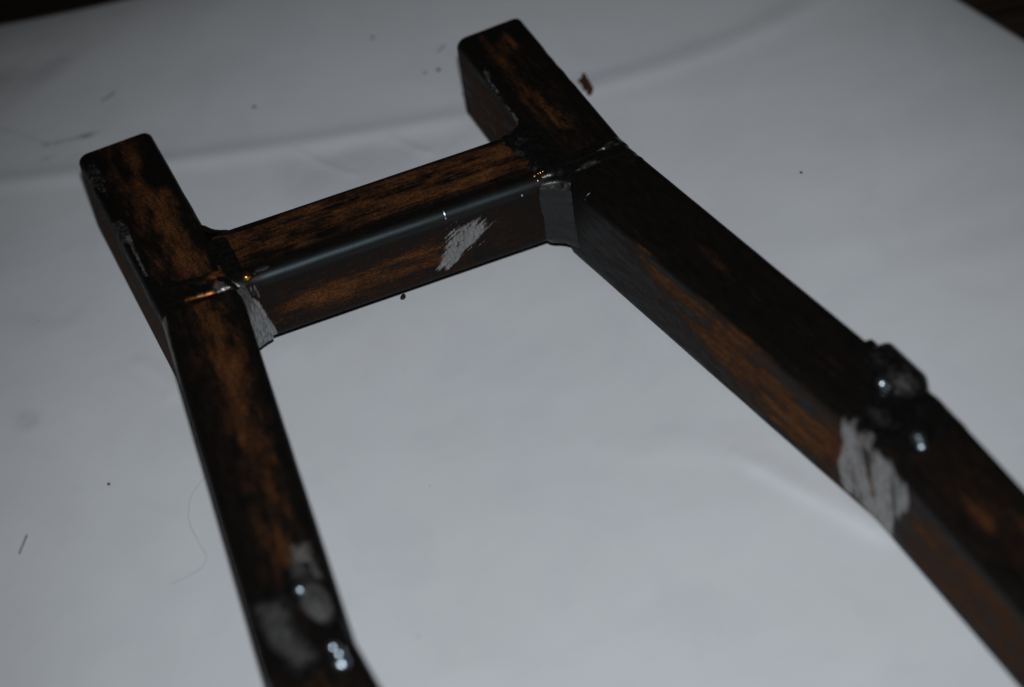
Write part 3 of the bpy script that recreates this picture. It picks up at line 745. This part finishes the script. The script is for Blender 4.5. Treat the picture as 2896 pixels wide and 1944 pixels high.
# ------------------------------------------------------------------ spatter, plus drops added as glints
def on_tube(J, a, t, q, P=RAIL, lift=0.0):
    aa, z, na, nz = P.pos(np.array([q], float)); d = dv(a); n = np.array([math.cos(a), math.sin(a)])
    p = J + d * t + n * (aa[0] + na[0] * lift)
    return (p[0], p[1], z[0] + nz[0] * lift)
def on_cross(x, q, lift=0.0):
    aa, z, na, nz = CROSS.pos(np.array([q], float)); return (x, 15 + aa[0] + na[0] * lift, z[0] + nz[0] * lift)
droplet('spatter_glint_drop', on_cross(-60.2, -13.2, 0.6), 2.0, GOLD, frame, (1, 1, .8), 1)
droplet('spatter_glint_drop', on_cross(-57.0, -13.0, 0.1), 1.1, DULL, frame, (1, 1, .8), 2)
for k, (x, q, r) in enumerate(((52.6, -12.6, .8), (54.2, -12.2, .6), (55.2, -12.1, .6), (56.3, -12.0, .5))):
    droplet('spatter_glint_drop', on_cross(x, q, 0.9), r, GOLD, frame, (1, 1, .8), 5 + k)
droplet('spatter_glint_drop', on_cross(53.1, -14.5, 0.3), .55, SILVER, frame, (1, 1, 1), 11)
droplet('spatter_glint_drop', on_cross(15.9, -15.0, 0.15), 1.5, SILVER, frame, (.45, .45, 1.5), 12, (-0.785, 0, 0))
droplet('spatter_glint_drop', on_cross(45.8, -17.6, 0.2), .5, SILVER, frame, (1, 1, 1), 13)
droplet('spatter_glint_drop', on_cross(-1.0, -13.5, 0.05), .5, DULL, frame, (1.3, 1, .6), 14)
droplet('spatter_glint_drop', on_cross(-53.5, -12.0, 0.0), 1.6, DULL, frame, (2.0, .8, .25), 15, (0.5, 0, 0))
droplet('spatter_glint_drop', on_tube(JR, BR, 152.6, 3.2, lift=1.6), 2.3, SILVER, frame, (1, 1, .8), 21)  # from here on, drops added only to give the foreground welds their glints
for k, (t, q, r) in enumerate(((178.4, -4.3, 2.6), (180.4, -4.9, 2.2), (182.4, -5.5, 2.0))):
    droplet('spatter_glint_drop', on_tube(J3R, CR_, t - KR, q + 1.5, lift=1.4), r, SILVER, frame, (1, 1, .8), 22 + k)
droplet('spatter_glint_drop', on_tube(JL, BL, 141.7, 3.1, lift=1.0), 2.0, SILVER, frame, (1, 1, .8), 31)
for k, (t, q, r) in enumerate(((2.4, 7.2, 2.0), (5.6, 7.8, 2.6), (9.4, 7.2, 3.0))):
    droplet('spatter_glint_drop', on_tube(J3L, CL, t, q, lift=1.2), r, SILVER, frame, (1, 1, .8), 32 + k)

# ------------------------------------------------------------------ crumbs on the paper
RUSTY = plain_material('rust_flake', (0.030, 0.014, 0.009), (0.085, 0.036, 0.018), 900)
GRIT = plain_material('dark_grit', (0.012, 0.011, 0.011), (0.035, 0.028, 0.022), 1500, 0.6)
STRAW = plain_material('brown_fibre', (0.10, 0.085, 0.07), (0.20, 0.17, 0.14), 900)
HAIR = plain_material('grey_hair', (0.34, 0.345, 0.36), (0.46, 0.465, 0.48), 500)

def flake(name, p, P, th, mat, seed=0, tilt=0.0):
    """ragged chip: an outline in mm with its own thickness and a crumpled top"""
    rs = np.random.RandomState(seed); bm = bmesh.new()
    P = [Vector((x, y, 0)) for x, y in P]
    fine = []
    for i in range(len(P)):
        a, b = P[i], P[(i + 1) % len(P)]
        fine += [a, a.lerp(b, .5) + Vector((rs.randn() * .12, rs.randn() * .12, 0))]
    c = sum(fine, Vector()) / len(fine)
    lo = [bm.verts.new(Vector((v.x, v.y, 0.1)) * MM) for v in fine]
    up = [bm.verts.new(Vector((v.x, v.y, th * (.6 + .6 * rs.rand()))) * MM) for v in fine]
    md = [bm.verts.new(Vector((c.x + (v.x - c.x) * .5, c.y + (v.y - c.y) * .5, th * (1 + .8 * rs.rand()))) * MM) for v in fine]
    ce = bm.verts.new(Vector((c.x, c.y, th * 1.2)) * MM)
    n = len(fine)
    for i in range(n):
        j = (i + 1) % n
        bm.faces.new((lo[i], lo[j], up[j], up[i])); bm.faces.new((up[i], up[j], md[j], md[i])); bm.faces.new((md[i], md[j], ce))
    bm.faces.new(lo[::-1])
    bmesh.ops.recalc_face_normals(bm, faces=bm.faces)
    me = bpy.data.meshes.new(name); bm.to_mesh(me); bm.free(); me.materials.append(mat)
    o = link(name, me, None, (p[0], p[1], paper_z(p[0], p[1]) + 0.3)); return o

fo = flake('rust_flake', (105.5, 87.0, 0.0), [(-1.7, 3.7), (0.3, 4.5), (1.2, 6.5), (2.4, 7.0), (2.7, 5.7), (2.4, 1.5), (2.0, -4.2), (-0.1, -7.3), (-1.8, -6.7), (-1.1, -3.6), (-1.3, -2.9), (-2.5, -4.1), (-1.7, -1.4), (-1.4, 1.2)][::-1], 0.7, RUSTY, 3)
tag(fo, 'ragged dark brown rust flake on the paper beside the right end tube', 'rust flake')

def crumb(name, p, r, sq, mat, label, cat, seed, group=None, rz=0.0):
    o = droplet(name, (p[0], p[1], paper_z(p[0], p[1]) + r * sq[2] * 0.7), r, mat, None, sq, seed, (0, 0, rz))
    return tag(o, label, cat, group)
GRP = 'grit crumbs scattered on the paper'
crumb('grit_crumb', (-3.8, 5.5), 1.05, (1.5, 1.0, .6), GRIT, 'oval black crumb on the paper just in front of the cross tube', 'crumb', 1, GRP, 0.9)
crumb('grit_crumb', (159.2, -1.7), .55, (1, 1, .8), GRIT, 'tiny black dot on open paper right of the right rail', 'crumb', 2, GRP)
crumb('grit_crumb', (50.1, 127.5), .6, (1, 1, .6), GRIT, 'left grit crumb of the close pair left of the right end tube', 'crumb', 3, GRP)
crumb('grit_crumb', (55.7, 126.5), .75, (1.2, 1, .6), GRIT, 'right grit crumb of the close pair left of the right end tube', 'crumb', 4, GRP)
crumb('grit_crumb', (-20.9, 140.9), .65, (1.3, .8, .6), GRIT, 'lone brown grit crumb on paper midway between the two end tubes', 'crumb', 5, GRP)
crumb('grit_crumb', (38.4, 160.6), .6, (1.4, .8, .6), GRIT, 'small grit crumb near the top of the paper', 'crumb', 6, GRP)
crumb('grit_crumb', (-130.4, -34.7), .6, (1, 1, .6), GRIT, 'lone dark speck on the paper left of the left rail', 'crumb', 7, GRP)
crumb('grit_crumb', (59.0, 107.0), .4, (1, 1, .6), GRIT, 'tiny speck on the paper close behind the right end tube side', 'crumb', 8, GRP)

def strand(name, pts, r, mat, label, cat):
    cu = bpy.data.curves.new(name, 'CURVE'); cu.dimensions = '3D'; cu.bevel_depth = r * MM; cu.bevel_resolution = 1; cu.resolution_u = 6
    sp = cu.splines.new('NURBS'); sp.points.add(len(pts) - 1); sp.use_endpoint_u = True; sp.order_u = 3
    for q, (x, y, z) in zip(sp.points, pts): q.co = (x * MM, y * MM, (z + paper_z(x, y)) * MM, 1)
    o = bpy.data.objects.new(name, cu); COL.objects.link(o)
    dg = bpy.context.evaluated_depsgraph_get(); me = bpy.data.meshes.new_from_object(o.evaluated_get(dg))
    bpy.data.objects.remove(o); me.name = name; me.materials.clear(); me.materials.append(mat)
    return tag(link(name, me), label, cat)
strand('wood_sliver', [(-77.5, 175.8, .4), (-74.3, 177.2, .5), (-71, 178.7, .4)], .28, STRAW, 'short brown sliver on the paper behind the left end tube', 'sliver')
strand('wood_sliver', [(-167.5, -52.0, .4), (-165.5, -49.0, .6), (-163.0, -45.0, .5)], .30, STRAW, 'short brown sliver lying at the far left of the paper', 'sliver')
strand('wood_sliver', [(59.5, 137.5, .4), (61.5, 139, .5), (63.8, 140.6, .4)], .25, STRAW, 'thin pale sliver on the paper left of the right end tube tip', 'sliver')
strand('hair', [(-97.5, -47.1, .3), (-103.2, -51.1, .3), (-107.2, -57.3, .4), (-109.5, -65.1, .4), (-108.9, -72.6, .3), (-108.4, -79.8, .4), (-107.6, -83.7, .5), (-113.0, -88.8, .4), (-123.2, -89.0, .3)], .09, HAIR, 'fine grey hair curling on the paper beside the left rail', 'hair')
